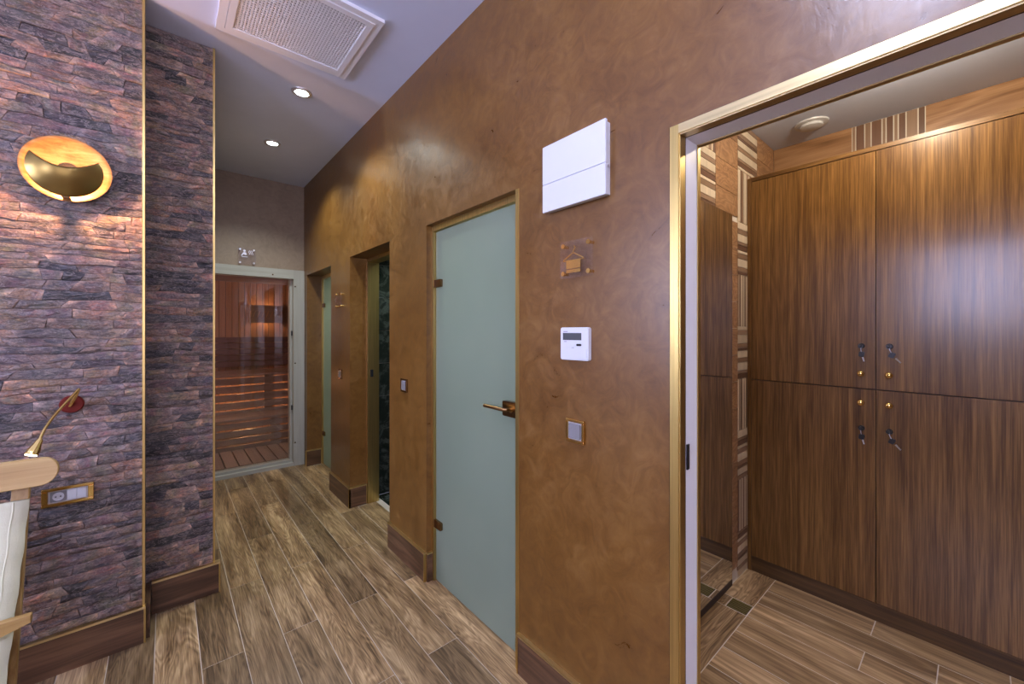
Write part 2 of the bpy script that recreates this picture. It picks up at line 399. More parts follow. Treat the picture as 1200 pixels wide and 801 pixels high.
# lounge walls behind and beside the camera
w = MB(); WZ = (1.55, 2.7)
w.box(XL - 0.12, XL, YB, -0.65, 0, CEIL); w.box(XL - 0.12, XL, -0.65, 0.55, 0, WZ[0]); w.box(XL - 0.12, XL, -0.65, 0.55, WZ[1], CEIL)
w.box(XL - 0.12, XL, 0.55, 2.05, 0, CEIL); w.box(XL - 0.12, XL, 2.05, 2.25, 0, 1.4); w.box(XL - 0.12, XL, 2.05, 2.25, 2.55, CEIL)
w.box(XL - 0.12, XL, 2.25, SY1 + 0.4, 0, CEIL)
tag(w.build('wall_left', 'plaster_room'), 'pale plaster lounge wall with added windows', 'wall', kind=S)
w = MB(); w.box(XL, W, YB - 0.12, YB, 0, 0.9); w.box(XL, W, YB - 0.12, YB, 2.6, CEIL)
w.box(XL, -2.4, YB - 0.12, YB, 0.9, 2.6); w.box(0.3, W, YB - 0.12, YB, 0.9, 2.6)
tag(w.build('wall_back', 'plaster_room'), 'pale plaster lounge wall behind the viewer', 'wall', kind=S)
def window(name, axis, a0, a1, z0, z1, mat, label):
    t = 0.04
    if axis == 'x': f = lambda u0, u1, p0, p1: (XL - 0.08, XL - 0.02, u0, u1, p0, p1); root = (XL - 0.05, (a0 + a1) / 2, z0)
    else: f = lambda u0, u1, p0, p1: (u0, u1, YB - 0.08, YB - 0.02, p0, p1); root = ((a0 + a1) / 2, YB - 0.05, z0)
    r = thing(name, root, label, 'window', kind=S)
    m = MB(); m.box(*f(a0, a1, z0, z0 + t)); m.box(*f(a0, a1, z1 - t, z1)); m.box(*f(a0, a0 + t, z0 + t, z1 - t)); m.box(*f(a1 - t, a1, z0 + t, z1 - t))
    m.build('window_frame', 'white_metal', r)
    b = f(a0 + t, a1 - t, z0 + t, z1 - t)
    b = (XL - 0.055, XL - 0.045, *b[2:]) if axis == 'x' else (*b[:2], YB - 0.055, YB - 0.045, *b[4:])
    B(*b).build('pane', mat, r)
window('added_window_1', 'x', -0.65, 0.55, *WZ, 'win', 'added unseen lounge window for the locker sheen')  # unseen window, added to give the sheen on the lockers
window('added_window_2', 'x', 2.05, 2.25, 1.4, 2.55, 'slotwin', 'added unseen slot light beside the stone wall')  # unseen source, added in slot form to cast the ceiling's shadow edge
window('added_window_3', 'y', -2.4, 0.3, 0.9, 2.6, 'win_dim', 'added fill window behind the viewer')  # unseen window, added as frontal fill for the stone wall

# ------------------------------------------------------------------ stone clad walls
PAL = [(0.23, 0.16, 0.13), (0.3, 0.21, 0.165), (0.19, 0.145, 0.14), (0.36, 0.26, 0.205), (0.24, 0.185, 0.18), (0.165, 0.125, 0.125), (0.31, 0.19, 0.135)]
DARK = [(0.034, 0.033, 0.042), (0.05, 0.046, 0.055), (0.075, 0.065, 0.072)]
def stone_wall(name, x0, x1, y, ztop, cut, label, seed):
    rg = random.Random(seed)
    back = 0.009
    root = tag(B(x0, x1, y + back, y + 0.4, 0, ztop).build(name, 'stone_bed'), label, 'wall', kind=S)
    zs = [0.168]
    while zs[-1] < ztop - 0.02: zs.append(zs[-1] + rg.choice((0.028, 0.032, 0.036, 0.04, 0.044)))
    zs[-1] = ztop - 0.001
    ph = [(rg.uniform(0, 6), rg.uniform(0, 6), rg.uniform(14, 26), rg.uniform(36, 60)) for _ in zs]
    def edge(i, x):
        if i == 0 or i == len(zs) - 1: return zs[i]
        a, b, f, g = ph[i]; return zs[i] + 0.0036 * math.sin(f * x + a) + 0.0022 * math.sin(g * x + b)
    far = MB(); far.c = []; n = 0
    for i in range(len(zs) - 1):
        x = x1 - rg.uniform(0.0, 0.12); xs = [x1]
        if x1 - x < 0.035: x = x1 - 0.06
        while x > x0 + 0.05:
            xs.append(x); x -= rg.choice((0.06, 0.085, 0.11, 0.13, 0.16, 0.2))
        xs.append(x0); sl = [0.0] + [rg.choice((-0.012, -0.006, 0.0, 0.004, 0.009, 0.015)) for _ in xs[2:]] + [0.0]
        for k in range(len(xs) - 1):
            b, a = xs[k], xs[k + 1]; sb, sa = sl[k], sl[k + 1]
            d = rg.uniform(0.0, 0.0045); tilt = rg.uniform(-0.002, 0.0025); g = 0.0003
            col = rg.choice(DARK) if rg.random() < 0.2 else rg.choice(PAL)
            j = rg.uniform(0.55, 0.9); col = (col[0] * j, col[1] * j * 0.98, col[2] * j * 0.88)
            vs_ = []; cs_ = []; m = 4
            for q in range(m + 1):
                u = q / m
                xt = a + sa + g + (b + sb - a - sa - 2 * g) * u; xb = a - sa + g + (b - sb - a + sa - 2 * g) * u
                xt = min(max(xt, x0), x1); xb = min(max(xb, x0), x1)
                zt = edge(i + 1, xt) - g; zb = edge(i, xb) + g
                ft = y - d - tilt + rg.uniform(-0.0012, 0.0012); fb = y - d + tilt + rg.uniform(-0.0012, 0.0012)
                zm = (zt + zb) / 2 + rg.uniform(-0.006, 0.006); xm = (xt + xb) / 2
                e = 0.0022; ex = 0.0016 if q in (0, m) else 0.0; ex *= 1 if q == 0 else -1; ym = min(ft, fb) - rg.uniform(0, 0.0015)
                vs_ += [(xb, y + back, zb), (xb, fb + 0.001, zb + 0.0004), (xb + ex, fb, zb + e), (xm + ex, ym, zm), (xt + ex, ft, zt - e), (xt, ft + 0.001, zt - 0.0004), (xt, y + back, zt)]
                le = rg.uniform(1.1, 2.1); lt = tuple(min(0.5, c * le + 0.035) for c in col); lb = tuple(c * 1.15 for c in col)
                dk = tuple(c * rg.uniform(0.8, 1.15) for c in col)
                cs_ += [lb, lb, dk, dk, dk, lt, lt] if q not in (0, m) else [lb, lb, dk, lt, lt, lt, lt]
            fs = []
            for q in range(m):
                for r in range(6): fs.append((q * 7 + r, (q + 1) * 7 + r, (q + 1) * 7 + r + 1, q * 7 + r + 1))
            fs += [tuple(range(7)), tuple(m * 7 + r for r in range(6, -1, -1))]
            if b > cut and n < 300:
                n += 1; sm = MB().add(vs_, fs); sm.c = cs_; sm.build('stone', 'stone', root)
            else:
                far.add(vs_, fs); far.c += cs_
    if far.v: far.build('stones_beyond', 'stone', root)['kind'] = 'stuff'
    return root
s1 = stone_wall('wall_stone', XL, SX1, SY1, CEIL, -0.44, 'purple-brown split stone wall carrying the gold sconce and reading lamp', 3)
s2 = stone_wall('wall_stone', SX1 + 0.001, SX2, SY2, CEIL, -1, 'narrow set-back split stone wall beside the hall', 11)
tag(B(SX1 + 0.001, SX2 + 0.008, SY2 + 0.41, YF, 0, CEIL).build('wall_hall', 'plaster_far'), 'hall side wall behind the stone pier', 'wall', kind=S)
B(SX1, SX1 + 0.009, SY1 - 0.01, SY1 + 0.05, 0.168, CEIL).build('corner_trim', 'brass', s1)
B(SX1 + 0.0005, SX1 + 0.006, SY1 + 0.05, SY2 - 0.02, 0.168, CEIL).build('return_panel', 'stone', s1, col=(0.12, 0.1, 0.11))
B(SX2, SX2 + 0.009, SY2 - 0.008, SY2 + 0.05, 0.168, CEIL).build('corner_trim', 'brass', s2)

# ------------------------------------------------------------------ baseboards: wood tile, brass cap, brass corner bead
def base_front(name, a0, a1, axis, p, label, ends=(0, 0), out=0.014, hgt=0.158):
    """axis 'y': runs along y on plane x=p facing -x; axis 'x': runs along x on plane y=p facing -y"""
    f = (lambda u0, u1, d0, d1, z0, z1: (p - d1, p - d0, u0, u1, z0, z1)) if axis == 'y' else (lambda u0, u1, d0, d1, z0, z1: (u0, u1, p - d1, p - d0, z0, z1))
    mid = f((a0 + a1) / 2, (a0 + a1) / 2, 0, 0, 0, 0)
    r = thing(name, (mid[0], mid[2], 0), label, 'baseboard', kind=S)
    t = 0.007
    s0 = a0 + (t if ends[0] else 0); e0 = a1 - (t if ends[1] else 0)
    B(*f(s0, e0, 0, out, 0.001, hgt)).build('tile', 'skirt_' + axis, r)
    B(*f(a0, a1, 0, out + 0.002, hgt, hgt + 0.01)).build('brass_cap', 'brass_' + axis, r)
    if ends[0]: B(*f(a0, s0, 0, out + 0.002, 0.001, hgt)).build('corner_bead', 'brass', r)
    if ends[1]: B(*f(e0, a1, 0, out + 0.002, 0.001, hgt)).build('corner_bead', 'brass', r)
    return r
base_front('baseboard_right', OY1 + 0.03, D3[0], 'y', W, 'wood tile baseboard under the thermostat and light switch', (1, 1))
base_front('baseboard_right', D3[1], D2[0], 'y', W, 'wood tile baseboard between frosted door and dark marble shower', (1, 0))
base_front('baseboard_right', D2[1] - 0.016, D1[0], 'y', W, 'wood tile baseboard on the pillar past the marble shower', (1, 0))
base_front('baseboard_return', W - 0.014, W + 0.135, 'x', D2[1], 'short wood tile baseboard inside the marble shower opening', (0, 1), out=0.016)
base_front('baseboard_return', W - 0.014, W + 0.145, 'x', D1[1], 'short wood tile baseboard beside the sauna door', (1, 1), out=0.012)
base_front('baseboard_return', W + 0.0, W + 0.034, 'x', D3[1], 'stub of wood tile baseboard inside the frosted door recess', (0, 0), out=0.012)
base_front('baseboard_stone', XL, SX1 + 0.012, 'x', SY1 + 0.012, 'wood tile baseboard under the long stone wall', (0, 1), out=0.03)
base_front('baseboard_stone', SX1 + 0.028, SX2 + 0.032, 'x', SY2 + 0.012, 'wood tile baseboard under the narrow set-back stone wall', (0, 1), out=0.03)
base_front('baseboard_right', YB, OY0 - 0.03, 'y', W, 'wood tile baseboard past the changing room opening', (0, 1))
B(SX1 + 0.001, SX1 + 0.026, SY1 + 0.012, SY2 + 0.012, 0.001, 0.158).build('return_tile', 'skirt_y', s1)

# ------------------------------------------------------------------ doors in the brown wall
def frosted_door(name, ya, yb, xg, label, zt, hinges, handle=None, proud=0.0):
    r = thing(name, (xg, (ya + yb) / 2, 0), label, 'door', kind=S)
    fw = 0.022; x0, x1 = xg - 0.02, xg + 0.02
    fr = MB(); fr.box(x0 - proud, x1, ya, ya + fw, 0, zt - (0.001 if proud else 0)); fr.box(x0, x1, yb - fw, yb, 0, zt); fr.box(x0, x1, ya + fw, yb - fw, zt - 0.032, zt)
    fr.build('door_frame', 'brass', r)
    B(xg - 0.005, xg + 0.005, ya + fw + 0.003, yb - fw - 0.003, 0.006, zt - 0.036).build('glass_leaf', 'frosted', r)
    for z in hinges:
        MB().prism(rect(yb - fw - 0.075, yb - fw + 0.012, z - 0.022, z + 0.022, 0.006, 2), 0.014, on_right(xg - 0.005)).build('hinge', 'bronze', r, smooth=True)
    if handle:
        z = handle; h = MB().prism(rect(ya + fw - 0.002, ya + fw + 0.125, z - 0.038, z + 0.03, 0.008, 3), 0.022, on_right(xg - 0.005)).build('handle', 'bronze', r, smooth=True)
        yy = ya + fw + 0.06
        MB().tube([(xg - 0.026, yy, z), (xg - 0.062, yy, z), (xg - 0.066, yy + 0.01, z), (xg - 0.066, yy + 0.15, z)], 0.0085, 10).build('lever', 'bronze', h, smooth=True)
        MB().lathe([(0.017, 0), (0.017, 0.006)], lambda a, b, t: (xg - 0.027 - t, yy + a, z + b), 20).build('rosette', 'gold', h, smooth=True)
    return r
frosted_door('door_1', D3[0], D3[1], W + 0.055, 'frosted green-grey glass door with bronze lever handle', HD, (1.72, 0.335), 1.1, 0.037)
frosted_door('door_2', D1[0], D1[1], W + 0.165, 'frosted glass door sliver nearest the sauna', HD - 0.015, (1.72, 0.335), 1.1)
# brass jamb of the marble shower
r = thing('door_3', (W + 0.19, (D2[0] + D2[1]) / 2, 0), 'brass lined opening of the dark marble shower', 'door', kind=S)
fr = MB(); x0, x1 = W + 0.14, W + 0.236
fr.box(x0, x1, D2[1] - 0.02, D2[1], 0, 2.05); fr.box(x0, x1, D2[0], D2[0] + 0.02, 0, 2.05); fr.box(x0, x1, D2[0] + 0.02, D2[1] - 0.02, 2.025, 2.05)
fr.build('door_frame', 'brass', r)
B(x0 + 0.02, x0 + 0.045, D2[1] - 0.024, D2[1] - 0.02, 1.06, 1.12).build('strike_plate', 'dark', r)
# marble shower behind it
def tiles_y(root, y, x0, x1, z0, z1, tw, th, g, mat, name='tile'):
    z = z0
    while z < z1 - 0.02:
        x = x0
        while x < x1 - 0.02:
            B(x + g, min(x + tw, x1) - g, y, y + 0.01, z + g, min(z + th, z1) - g).build(name, mat, root); x += tw
        z += th
r = tag(B(1.338, 2.4, 3.46, 3.55, 0, 2.5).build('wall_shower', 'grout'), 'dark green marble tiled shower wall', 'wall', kind=S)
tiles_y(r, 3.45, 1.34, 2.4, 0, 2.4, 0.6, 0.29, 0.0012, 'marble')
w = MB(); w.box(2.4, 2.48, 2.5, 3.55, 0, 2.5); w.box(1.338, 2.4, 2.47, 2.55, 0, 2.5)
tag(w.build('wall_shower', 'marble'), 'dark green marble shower side walls', 'wall', kind=S)
tag(B(1.338, 2.48, 2.47, 3.55, 2.4, 2.5).build('ceiling', 'ceiling'), 'shower ceiling', 'ceiling', kind=S)
r = tag(B(1.351, 2.4, 2.56, 3.45, -0.05, -0.004).build('floor', 'grout'), 'dark green marble shower floor', 'floor', kind=S)
for i in range(2):
    for j in range(2): B(1.352 + i * 0.52, 1.351 + i * 0.52 + 0.518, 2.56 + j * 0.445, 2.558 + (j + 1) * 0.445, -0.012, -0.001).build('tile', 'marble', r)
# plain cabins behind the frosted doors
for nm, a, b, lab in (('wall_cabin', 1.06, 2.3, 'white cabin behind the frosted door'), ('wall_cabin', 3.62, 4.72, 'white cabin behind the far frosted door')):
    x0 = 1.345 if a > 3 else LX0 + 0.002
    w = MB(); w.box(x0, 2.5, a - 0.03, a, 0, 2.5); w.box(x0, 2.5, b, b + 0.03, 0, 2.5); w.box(2.5, 2.55, a - 0.03, b + 0.03, 0, 2.5)
    w.box(x0, 2.5, a, b, 2.45, 2.5); w.box(x0, 2.5, a, b, -0.05, -0.004)
    tag(w.build(nm, 'whitejamb'), lab, 'wall', kind=S)

# ------------------------------------------------------------------ changing room opening: brass casing, white lining
r = thing('door_4', (W + 0.06, (OY0 + OY1) / 2, 0), 'brass framed opening with white lining to the locker room', 'door', kind=S)
def ring(x0, x1, d0, d1, mat, name, dark=False):
    """U-shaped surround from offset d0 to d1 inside the opening"""
    B(x0, x1, OY1 - d1, OY1 - d0, 0, HD - d0).build(name, mat, r)
    B(x0, x1, OY0 + d0, OY0 + d1, 0, HD - d0).build(name, mat, r)
    B(x0, x1, OY0 + d1, OY1 - d1, HD - d1, HD - d0).build(name, 'brass_y' if mat == 'brass' else mat, r)
ring(W + 0.002, W + 0.02, 0.0, 0.004, 'shadowgap', 'gap_shade')  # dark strip standing in for the shadow line around the casing
ring(W - 0.006, W + 0.012, 0.004, 0.03, 'brass', 'casing')
ring(W - 0.002, W + 0.028, 0.0301, 0.034, 'brass', 'inner_bead')
ring(W + 0.029, W + 0.034, 0.0, 0.033, 'shadowgap', 'gap_strip')  # dark strip standing for the gap before the lining
ring(W + 0.035, W + 0.106, 0.0, 0.033, 'whitejamb', 'lining')
ring(W + 0.107, W + 0.124, 0.0, 0.036, 'brass', 'back_bead')
B(W + 0.036, W + 0.05, OY1 - 0.037, OY1 - 0.033, 1.035, 1.11).build('strike_plate', 'dark', r)

# ================================================================== LOCKER ROOM SHELL
fl2 = tag(B(LX0 - 0.12, LX1, LY0, LY1 + 0.02, -0.06, -0.0008).build('floor', 'grout_pale'), 'pale wood-look tile floor of the locker room with drain', 'floor', kind=S)
g = 0.002
# border planks along the mirror wall, running in x
for a, b in ((2.335, LX1), (1.6, 2.233), (LX0 - 0.1, 1.6)):
    B(a + g, b - g, 0.766 + g, LY1 - 0.0015, -0.012, 0).build('plank', 'plank_x', fl2)
B(2.233 + g, 2.335 - g, 0.869 + g, LY1 - 0.0015, -0.012, 0).build('plank', 'plank_x', fl2)
rows = [2.69 - 0.1503 * i for i in range(0, 11)]
for i, x1 in enumerate(rows):
    x0 = max(x1 - 0.1503, LX0 - 0.11)
    if x1 < LX0 - 0.08: break
    cuts = [0.766, 0.332, -0.09, -0.52, -0.95, LY0] if i % 2 == 0 else [0.766, 0.11, -0.31, -0.74, LY0]
    for b, a in zip(cuts[:-1], cuts[1:]): B(x0 + g, x1 - g, a + g, b - g, -0.012, 0).build('plank', 'plank_y', fl2)
d = tag(B(2.237, 2.331, 0.77, 0.866, -0.0007, 0.0002).build('floor_drain', 'shadowgap'), 'small square bronze drain grate in the locker room floor', 'drain')
for i in range(6):
    B(2.239 + i * 0.0155, 2.239 + i * 0.0155 + 0.0095, 0.772, 0.864, 0.0003, 0.002).build('grate_bar', 'grate', d)
tag(B(LX0 - 0.0, LX1 + 0.12, LY0 - 0.1, LY1 + 0.14, LC, LC + 0.08).build('ceiling', 'ceiling'), 'low cream ceiling of the locker room', 'ceiling', kind=S)
tag(B(LX0, LX1, LY0 - 0.1, LY0, 0, LC).build('wall_end', 'plaster_room'), 'locker room end wall', 'wall', kind=S)
# mirror wall, facing the viewer
wl = tag(B(LX0, LX1 + 0.12, LY1 + 0.006, LY1 + 0.11, 0, LC).build('wall_mirror', 'grout_pale'), 'locker room wall of wood and strip mosaic tiles around the mirror', 'wall', kind=S)
MX, MZ0, MZ1 = 2.44, 0.035, 2.11
cols = [3.17, 2.85, 2.535, 2.23, 1.92, 1.61, LX0 + 0.001]
rg = random.Random(5)
def strips(root, a0, a1, z0, z1, horiz, axis, p, brown=False):
    """a 31 cm module of thin strips"""
    hs = [1.0, 0.55, 1.5, 0.9, 1.3, 0.55, 0.9, 1.5, 1.0, 0.6]; 
    k0 = rg.randrange(len(hs)); hs = hs[k0:] + hs[:k0]; tot = sum(hs); pos = 0
    for i, h in enumerate(hs):
        f0, f1 = pos / tot, (pos + h) / tot; pos += h
        mt = ('mos_dark', 'mos_mid', 'mos_pale', 'mos_mid', 'mos_pale')[(i + k0) % 5] if h < 1.4 else 'mos_pale'
        if brown: mt = ('mos_dark', 'mos_mid')[i % 2]
        gg = 0.0016 if not brown else 0.003
        if horiz: b = (a0 + gg, a1 - gg, z0 + (z1 - z0) * f0 + gg, z0 + (z1 - z0) * f1 - gg)
        else: b = (a0 + (a1 - a0) * f0 + gg, a0 + (a1 - a0) * f1 - gg, z0 + gg, z1 - gg)
        if b[1] - b[0] < 0.003 or b[3] - b[2] < 0.003: continue
        if axis == 'x': B(b[0], b[1], p, p + 0.006, b[2], b[3]).build('mosaic_strip', mt, root)
        else: B(p, p + 0.006, b[0], b[1], b[2], b[3]).build('mosaic_strip', mt, root)
for ci in range(len(cols) - 1):
    x1, x0 = cols[ci], cols[ci + 1]; mosaic = ci % 2 == 1
    mods = [2.69, 2.40, 2.09, 1.78, 1.472, 1.165, 0.86, 0.57, 0.265, 0.0]
    if mosaic:
        for mi in range(len(mods) - 1):
            z1, z0 = mods[mi], mods[mi + 1]; horiz = (mi % 2 == 0) == (ci == 1); a, b = x0, x1
            if ci == 1 and z1 < 2.395: b = 2.685
            if ci > 1:
                if z1 <= MZ1: continue
                z0 = max(z0, MZ1)
            if z1 - z0 < 0.03: continue
            strips(wl, a, b, z0, z1, horiz, 'x', LY1)
    else:
        z1 = 2.69
        zz = [2.69, 2.545, 2.39, 2.235, 2.08] + [2.08 - 0.1545 * i for i in range(1, 14)]
        for q in range(len(zz) - 1):
            z1, z0 = zz[q], max(zz[q + 1], 0); a, b = x0, x1
            if z1 <= 0.01: break
            if ci == 0 and z1 < 2.3: continue
            if ci == 2 and z1 <= MZ1 + 0.02: a = MX
            elif ci == 2 and z0 < MZ1:
                z0 = MZ1 if False else z0
            if ci > 2:
                if z1 <= MZ1 + 0.02: continue
                z0 = max(z0, MZ1)
            if ci == 2 and z0 < MZ1 < z1: z0 = MZ1
            B(a + 0.0016, b - 0.0016, LY1, LY1 + 0.006, z0 + 0.0016, z1 - 0.0016).build('wood_tile', 'walltile_x', wl)
mr = thing('mirror', ((LX0 + MX) / 2, LY1 - 0.003, MZ0), 'tall frameless mirror reflecting the lockers', 'mirror')
B(LX0 + 0.002, MX, LY1 - 0.004, LY1 + 0.005, MZ0, MZ1).build('mirror_glass', 'mirror', mr)
B(LX0 + 0.002, MX, LY1 - 0.006, LY1 + 0.005, 0.001, MZ0 - 0.001).build('bottom_strip', 'shadowgap', mr)  # dark strip below the mirror glass
B(MX, MX + 0.0025, LY1 - 0.004, LY1, MZ0, MZ1).build('edge_strip', 'bronze', mr)
# back wall above the lockers
wb = tag(B(LX1 + 0.006, LX1 + 0.12, LY0, LY1 + 0.006, 0, LC).build('wall_lockers', 'grout_pale'), 'tiled wall strip showing above the lockers', 'wall', kind=S)
for a, b in ((0.5, LY1), (-0.7, 0.187), (LY0, -0.7)):
    B(LX1, LX1 + 0.006, a + 0.0016, b - 0.0016, 2.53, LC - 0.002).build('wood_tile', 'walltile_y', wb)
    B(LX1, LX1 + 0.006, a + 0.0016, b - 0.0016, 2.375, 2.527).build('wood_tile', 'walltile_y', wb)
strips(wb, 0.187, 0.5, 2.375, LC, False, 'y', LX1, True)

# ================================================================== LOCKERS
LKX = 2.68
lk = thing('locker_cabinet', (2.92, 0.06, 0), 'dark walnut laminate locker cabinet with brass knobs and hanging keys', 'locker')
CY1, CY0 = 0.914, -0.814; LT = 2.37
B(LKX, LX1 - 0.002, CY1 - 0.022, CY1, 0, LT).build('side_panel', 'walnut', lk)
B(LKX, LX1 - 0.002, CY0, CY0 + 0.022, 0, LT).build('side_panel', 'walnut', lk)
B(LKX - 0.004, LX1 - 0.002, CY0 + 0.0222, CY1 - 0.0222, LT - 0.022, LT).build('top_panel', 'walnut_y', lk)
B(LKX + 0.004, LKX + 0.022, CY0 + 0.0222, CY1 - 0.0222, 0.0, 0.088).build('plinth', 'walnut_dark', lk)
B(LKX + 0.03, LX1 - 0.004, CY0 + 0.0222, CY1 - 0.0222, 0.09, LT - 0.024).build('carcass', 'shadowgap', lk)
dy = (CY1 - CY0 - 0.044) / 3
def knob(y, z, door):
    MB().lathe([(0.006, 0), (0.006, 0.01), (0.012, 0.014), (0.0155, 0.022), (0.0135, 0.03), (0.006, 0.034)], lambda a, b, t: (LKX - t, y + a, z + b), 20).build('knob', 'gold', door, smooth='all')
def lock(y, z, door, lean, side):
    MB().lathe([(0.0135, 0), (0.0135, 0.006), (0.011, 0.012)], lambda a, b, t: (LKX - t, y + a, z + b), 20).build('lock', 'dark', door, smooth=True)
    k = MB().prism(rect(-0.009, 0.009, -0.012, 0.012, 0.005, 3), 0.006, lambda a, b, t: (LKX - 0.014 - b, y + t - 0.003, z + a)).build('key', 'dark', door, smooth=True)
    m = MB().tube([(LKX - 0.02, y, z - 0.006), (LKX - 0.02, y - 0.004 * lean, z - 0.02), (LKX - 0.018, y - 0.008 * lean, z - 0.03)], 0.0018, 6); m.build('key_ring', 'silver', door)
    c = (y - 0.01 * lean, z - 0.042)
    MB().prism(rect(-0.011, 0.011, -0.013, 0.013, 0.005, 3), 0.007, lambda a, b, t: (LKX - 0.012 - t, c[0] + a * math.cos(0.4 * lean) - b * math.sin(0.4 * lean), c[1] + a * math.sin(0.4 * lean) + b * math.cos(0.4 * lean))).build('spare_key', 'dark', door, smooth=True)
    q = (c[0] - 0.013 * side, c[1] - 0.014)
    MB().tube([(LKX - 0.014, *q), (LKX - 0.014, q[0] - 0.018 * side, q[1] - 0.022)], [0.004, 0.0028], 6).build('key_blade', 'silver', door)
for c in range(3):
    b = CY1 - 0.022 - c * dy; a = b - dy
    for zz in ((0.09, 1.154), (1.156, LT - 0.0235)):
        dr = B(LKX, LKX + 0.018, a + 0.0015, b - 0.0015, zz[0] + 0.0015, zz[1] - 0.0015).build('door', 'walnut', lk)
        ky = a + 0.055 if c == 0 else b - 0.05
        up = zz[0] > 1
        knob(ky, 1.232 if up else 1.085, dr); lock(ky, 1.372 if up else 0.955, dr, 0.3 if c == 0 else 1.0, 0.3 if c == 0 else 1.0)

# flush ceiling disc
t = thing('ceiling_disc', (2.93, 0.65, LC - 0.03), 'flush round white disc on the locker room ceiling', 'ceiling disc')
MB().lathe([(0.085, 0), (0.083, -0.008), (0.062, -0.012)], lambda a, b, h: (2.93 + a, 0.65 + b, LC + h), 32).build('disc_rim', 'white', t, smooth=True)
MB().lathe([(0.058, -0.012), (0.058, -0.024), (0.048, -0.028)], lambda a, b, h: (2.93 + a, 0.65 + b, LC + h), 32).build('disc_cover', 'white', t, smooth=True)

# ================================================================== CEILING FITTINGS
v = thing('ceiling_vent', (0.51, 2.245, CEIL - 0.03), 'square white perforated air vent in the hall ceiling', 'vent')
x0, x1, y0, y1 = 0.19, 0.832, 1.945, 2.54
def frame4(x0, x1, y0, y1, t, z0, z1):
    m = MB(); m.box(x0, x1, y0, y0 + t, z0, z1); m.box(x0, x1, y1 - t, y1, z0, z1); m.box(x0, x0 + t, y0 + t, y1 - t, z0, z1); m.box(x1 - t, x1, y0 + t, y1 - t, z0, z1); return m
frame4(x0, x1, y0, y1, 0.034, CEIL - 0.018, CEIL - 0.0005).build('outer_frame', 'white_metal', v)
frame4(x0 + 0.036, x1 - 0.036, y0 + 0.036, y1 - 0.036, 0.03, CEIL - 0.022, CEIL - 0.0005).build('inner_frame', 'white_metal', v)
B(x0 + 0.067, x1 - 0.067, y0 + 0.067, y1 - 0.067, CEIL - 0.006, CEIL - 0.0005).build('back_plate', 'slot', v)
m = MB(); gx0, gx1, gy0, gy1 = x0 + 0.067, x1 - 0.067, y0 + 0.067, y1 - 0.067
n = 36
for i in range(n + 1):
    c = gx0 + (gx1 - gx0) * i / n; m.box(c - 0.0030, c + 0.0030, gy0, gy1, CEIL - 0.018, CEIL - 0.012)
n = 28
for i in range(n + 1):
    c = gy0 + (gy1 - gy0) * i / n; m.box(gx0, gx1, c - 0.0042, c + 0.0042, CEIL - 0.0175, CEIL - 0.0125)
m.build('grille', 'white_metal', v)['kind'] = 'stuff'

def downlight(x, y, z, label, power, col, mat='led', r=0.05, spot=2.3, group='recessed downlights', point=False):
    d = thing('downlight', (x, y, z - 0.01), label, 'downlight', group)
    MB().lathe([(r + 0.012, 0), (r + 0.009, -0.006), (r - 0.008, -0.008), (r - 0.012, -0.001)], lambda a, b, h: (x + a, y + b, z + h - 0.0005), 32, False, False).build('bezel', 'silver', d, smooth=True)
    MB().lathe([(r - 0.012, -0.003), (r - 0.014, -0.005)], lambda a, b, h: (x + a, y + b, z + h), 28).build('lens', mat, d)
    if point: lamp('bulb_light', 'POINT', (x, y, z - 0.12), power, col, d, shadow_soft_size=0.05)
    else: lamp('bulb_light', 'SPOT', (x, y, z - 0.02), power, col, d, spot_size=spot, spot_blend=0.6, shadow_soft_size=0.04)
    return d
COOL = (0.9, 1.0, 0.95)
downlight(0.672, 2.89, CEIL, 'lit hall downlight nearer the square air vent', HALL_W, COOL)
downlight(0.668, 3.83, CEIL, 'lit hall downlight nearer the sauna door', HALL_W, COOL)
downlight(0.1, 0.15, CEIL, 'added fill downlight above the viewer', LOUNGE_W * 2.2, (0.7, 0.74, 1.0), point=True)  # unseen lamp, added to brighten the upper wall and near ceiling
downlight(-1.0, 0.75, CEIL, 'added fill downlight left of the viewer', LOUNGE_W, (1.0, 0.9, 0.8))  # unseen lamp, added as warm fill from the lounge side
downlight(2.25, 0.15, LC, 'locker room downlight close to the locker tops', LOCKER_W, (1.0, 0.84, 0.62), 'led_warm', point=True)
downlight(1.9, 3.0, 2.4, 'small downlight in the dark marble shower', 40, (0.8, 1.0, 0.85))
downlight(1.9, 1.7, 2.45, 'added cabin downlight behind the frosted door', 22, (0.82, 1.0, 0.74))  # unseen lamp, added so the frosted glass glows
downlight(1.9, 4.2, 2.45, 'cabin downlight behind the far frosted door', 45, (0.85, 1.0, 0.9))

# ================================================================== ON THE BROWN WALL
def wprism(pts, x, t): return MB().prism(pts, t, on_right(x))
# white service box
r = thing('service_box', (W, 0.953, 1.905), 'white rectangular service box high on the brown wall', 'service box')
wprism(rect(0.812, 1.096, 1.908, 2.152), W, 0.022).build('back_box', 'white', r)
wprism(rect(0.806, 1.1, 2.0095, 2.156), W - 0.0225, 0.012).build('upper_cover', 'white', r, bevel=0.002)
wprism(rect(0.806, 1.1, 1.903, 2.0085), W - 0.0225, 0.012).build('lower_cover', 'white', r, bevel=0.002)
B(W - 0.016, W - 0.008, 0.808, 0.812, 2.0, 2.008).build('latch', 'silver', r)
